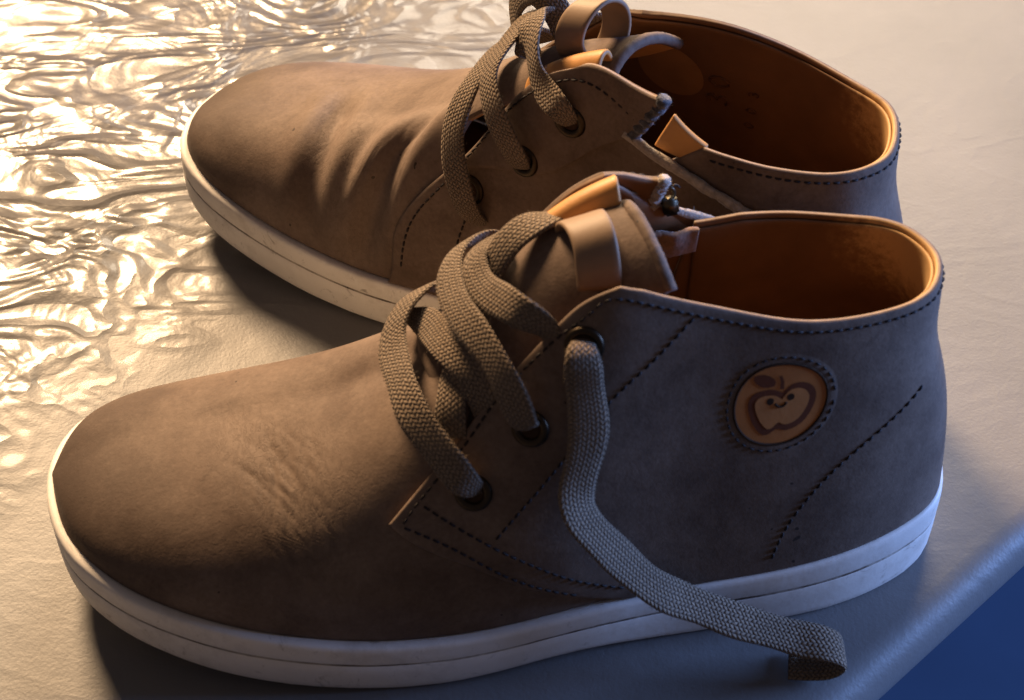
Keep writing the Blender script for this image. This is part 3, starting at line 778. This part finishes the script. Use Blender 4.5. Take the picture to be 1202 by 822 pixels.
# ---------------------------------------------------------------- the two shoes
LEFT = Last()
lat2 = [(b, (T[0], T[1] + dy, T[2] + dz), n) for (b, T, n), dy, dz in zip(LAT, [0, 2, 4, 4.5, 5, 2, 0, -1, 0] + [0] * 8, [0, 0, 0, 0, 0, -.5, -5, -8.5, -5] + [0] * 8)]
med2 = [(b, (T[0], T[1] + dy, T[2]), n) for (b, T, n), dy in zip(MED, [0, -.5, -1.5, -2, -2, -1.5, -.5, 0] + [0] * 8)]
RIGHT = Last(lat2, med2)

TONGUE = [[(118, -14, 55), (120, -4, 60), (117, 8, 59), (111, 20, 51)],
          [(106, -14, 69), (107, -5, 73.5), (104, 6, 72), (99, 17, 63)],
          [(96, -13, 78), (96, -7, 84), (93, 4, 83.5), (88, 14, 75)],
          [(86, -12, 84), (86.5, -8, 90), (83, 4, 90), (79, 14, 82)],
          [(77.5, -11, 88), (77, -7, 93.5), (74, 4, 94.5), (70.5, 13, 88.5)]]
WRAP = [[(98, -8, 83.5), (98, -9, 84.2), (98, -11, 83), (98, -13, 80)],
        [(88, -7.5, 90), (88, -9, 92.3), (88, -12, 91.5), (88, -14, 87)],
        [(78, -7, 94), (78.5, -9, 97.5), (78.5, -12.5, 96.5), (78, -14.5, 90)]]
LOOP = ([(87, -6.5, 87.5), (87, -4.5, 92.5), (86, 0, 96.2), (85, 5, 96.2), (84.3, 9, 92), (84, 10, 87.5)], (-.95, 0, .32))

LN = lambda *r: dict(width=7.2, thick=1.4, p=[a[:3] for a in r], n=[a[3:] for a in r])
left_laces = [
    LN((107.5, 27, 49.5, .24, .83, .5), (110.8, 29.6, 52.5, .24, .83, .5), (113.5, 29.2, 56.4, .28, .77, .57), (116.4, 26.2, 59.5, .33, .68, .66), (121.1, 19.4, 63, .45, .46, .76),
       (124.2, 9.5, 64.8, .58, .15, .8), (125.2, -2.0, 64.3, .6, -.1, .79), (122.6, -9.4, 66.4, .6, -.2, .79), (117, -15.5, 66.0, .5, -.5, .7), (112, -20.5, 60.5, .35, -.75, .5)),
    LN((122.5, -11.5, 62.5, .61, -.2, .8), (118.0, -4.0, 66.5, .63, .2, .73), (114.6, 6.0, 70.3, .63, .13, .77), (110.6, 12.6, 70.2, .6, .34, .72), (107.5, 18.0, 65.0, .58, .47, .67), (106, 20, 61, .5, .6, .6)),
    LN((109.5, 2.9, 70.5, .65, .12, .75), (113.1, 11.2, 66.4, .57, .31, .76), (114.1, 16.9, 62.8, .47, .49, .73), (114.5, 20.5, 58.0, .39, .61, .7)),
    LN((96.5, 23.5, 64.0, .4, .81, .42), (99.4, 26.6, 67.0, .42, .8, .42), (101.5, 26.2, 72.1, .53, .71, .45), (103.3, 23.8, 75.7, .64, .6, .48), (107.4, 15.6, 79.4, .76, .33, .56), (111.3, 6.0, 79.6, .7, .13, .7),
       (113.1, -5.3, 78.2, .69, 0, .72), (110.5, -14, 77.8, .62, -.35, .7), (105.5, -20, 75, .5, -.6, .6), (101, -23.5, 69, .35, -.8, .4)),
    LN((92.5, 18.5, 78.5, .65, .58, .49), (94.5, 16.8, 83.0, .65, .58, .49), (98.4, 15.5, 85.8, .78, .4, .48), (103.3, 9.3, 85.0, .84, .15, .52), (107.4, 0.5, 82.2, .75, -.08, .66), (106.5, -7.5, 82.5, .6, -.2, .77), (100.5, -9.5, 84.5, .4, -.1, .9)),
    LN((107, 0, 78.0, .6, .5, .6), (104.3, -2.6, 82.6, .5, .5, .7), (101.3, -4.6, 86.4, .5, .4, .76), (97.0, -6.8, 89.2, .45, .2, .86), (92.5, -9.5, 89.5, .3, -.1, .95), (89, -13, 87, .2, -.4, .9)),
    dict(p=[(87.5, 18.5, 82.3), (88.4, 23.2, 83.9), (88.5, 25.6, 82.0), (88.4, 26.6, 78.0), (88, 28.0, 73.0), (87.7, 29.8, 67.5), (88.5, 32, 62), (89.8, 34.3, 56.5), (89.6, 36, 51), (86.5, 37, 45), (80.2, 38, 36.5), (71.5, 38.6, 26.5), (61.7, 38.8, 19.5),
            (50.5, 40.2, 14.3), (40.7, 41.5, 10.8), (35.0, 42.4, 9.6), (31.9, 42.8, 6.2), (34.0, 42.6, 2.8), (38.5, 42, 1.7), (43, 41, 1.3)],
         w=[(1, 0, .1), (1, 0, .05), (1, 0, 0), (1, 0, 0), (1, .05, 0), (1, .05, 0), (1, .1, .1), (.85, .3, -.3), (.45, .6, -.55), (.35, .7, -.7), (.3, .75, -.75), (.25, .85, -.6), (.15, .9, -.5), (.1, .95, -.45), (.05, .95, -.4), (0, 1, -.35), (0, 1, -.3), (0, 1, -.1), (0, 1, 0), (.1, 1, 0)], seg=170, width=7.9, thick=1.5),
]
right_laces = [
    LN((101, -25, 40, .03, -.98, .19), (103.5, -28.5, 44.5, .03, -.98, .19), (106.3, -28.7, 51, .12, -.96, .27), (109.8, -26, 59.5, .23, -.88, .41), (111.2, -20.8, 67.4, .38, -.74, .56), (110.5, -14.5, 73.5, .56, -.45, .68), (109, -5, 77, .6, -.1, .75), (108, 6, 75, .55, .3, .7), (107, 16, 67, .45, .65, .5)),
    LN((90, -22.5, 60.5, .1, -.98, .16), (91.7, -26, 63, .1, -.98, .16), (92.2, -27.8, 67, .13, -.98, .18), (95.1, -27.7, 71.8, .25, -.94, .23), (99.1, -25.7, 77, .44, -.84, .31), (102.8, -20.5, 81, .6, -.55, .5), (103.5, -12, 84.5, .6, -.2, .7), (102, 0, 86, .5, .2, .8), (99, 12, 80, .45, .6, .6)),
    LN((78.5, -21, 77, -.03, -.99, .12), (80.3, -24.5, 79.3, -.03, -.99, .12), (82, -26, 83, .05, -.99, .15), (86.5, -23.5, 83.5, .25, -.9, .3), (91, -20, 86.0, .75, -.6, .3), (94.5, -15, 90.5, .8, -.4, .5), (97.5, -10, 91.5, .6, .0, .8), (100, -3, 88, .7, .3, .6), (97, 6, 84, .4, .6, .6), (92, 13, 80, .4, .7, .5)),
    LN((96, -11, 83, .3, -.6, .7), (99.5, -11.5, 85.5, .6, -.6, .5), (101.5, -7, 82, .8, -.4, -.3), (99.5, -2, 78, .6, -.3, -.6)),
    LN((92.5, 1, 76, -.6, -.7, .3), (94.3, 1, 82.5, -.5, -.8, .3), (97.5, 1.5, 88.5, -.3, -.8, .5), (102.5, 2, 91.5, .2, -.8, .6), (107.0, 2, 88, .6, -.8, .2), (108.5, 2, 82, .7, -.7, -.2), (107, 2, 75, .6, -.7, -.2)),
]
near_push = folds([(150, -.5, 0, 6, .35, .15, 14, 22)], [(150, -.55, 3.2, 60, 14, 9), (147, -.55, 4, 26, 24, 7)], 3)
far_push = folds([(153.5, .2, 0, 3.6, 2.1, 1.3, -15, 15), (130, -.42, 0, 3.4, 2.3, 1.2, -21, 14), (141, -.1, 0, 2.6, .8, .3, -20, 9)], [(153, .2, 2.5, 10, -16, 8), (131, -.4, 3, 10, -20, 8)], 5)

sh = [0, -3, -6, -8, -8.5]
TONGUE2 = [[(x, y, z + sh[i]) for x, y, z in row] for i, row in enumerate(TONGUE)]
WRAP2 = [[(x, y, z - 8.5) for x, y, z in row] for row in WRAP]
LOOP2 = ([(88, -4, 80), (89.5, -6.5, 86.5), (88.5, -3.5, 92.5), (86, 1.5, 94), (84, 5.5, 90), (83.5, 5.5, 84), (84.5, 3, 79)], (-.95, 0, .32))
build_shoe('left', (.1002, -.0543), 3.2134, 'nearer taupe ankle shoe with the apple emblem and a loose lace end hanging', LEFT, near_push, TONGUE, WRAP, LOOP, left_laces)
build_shoe('right', (.095, -.0232), 2.6474, 'farther taupe ankle shoe behind, deep folds across its vamp and open zip', RIGHT, far_push, TONGUE2, WRAP2, LOOP2, right_laces)
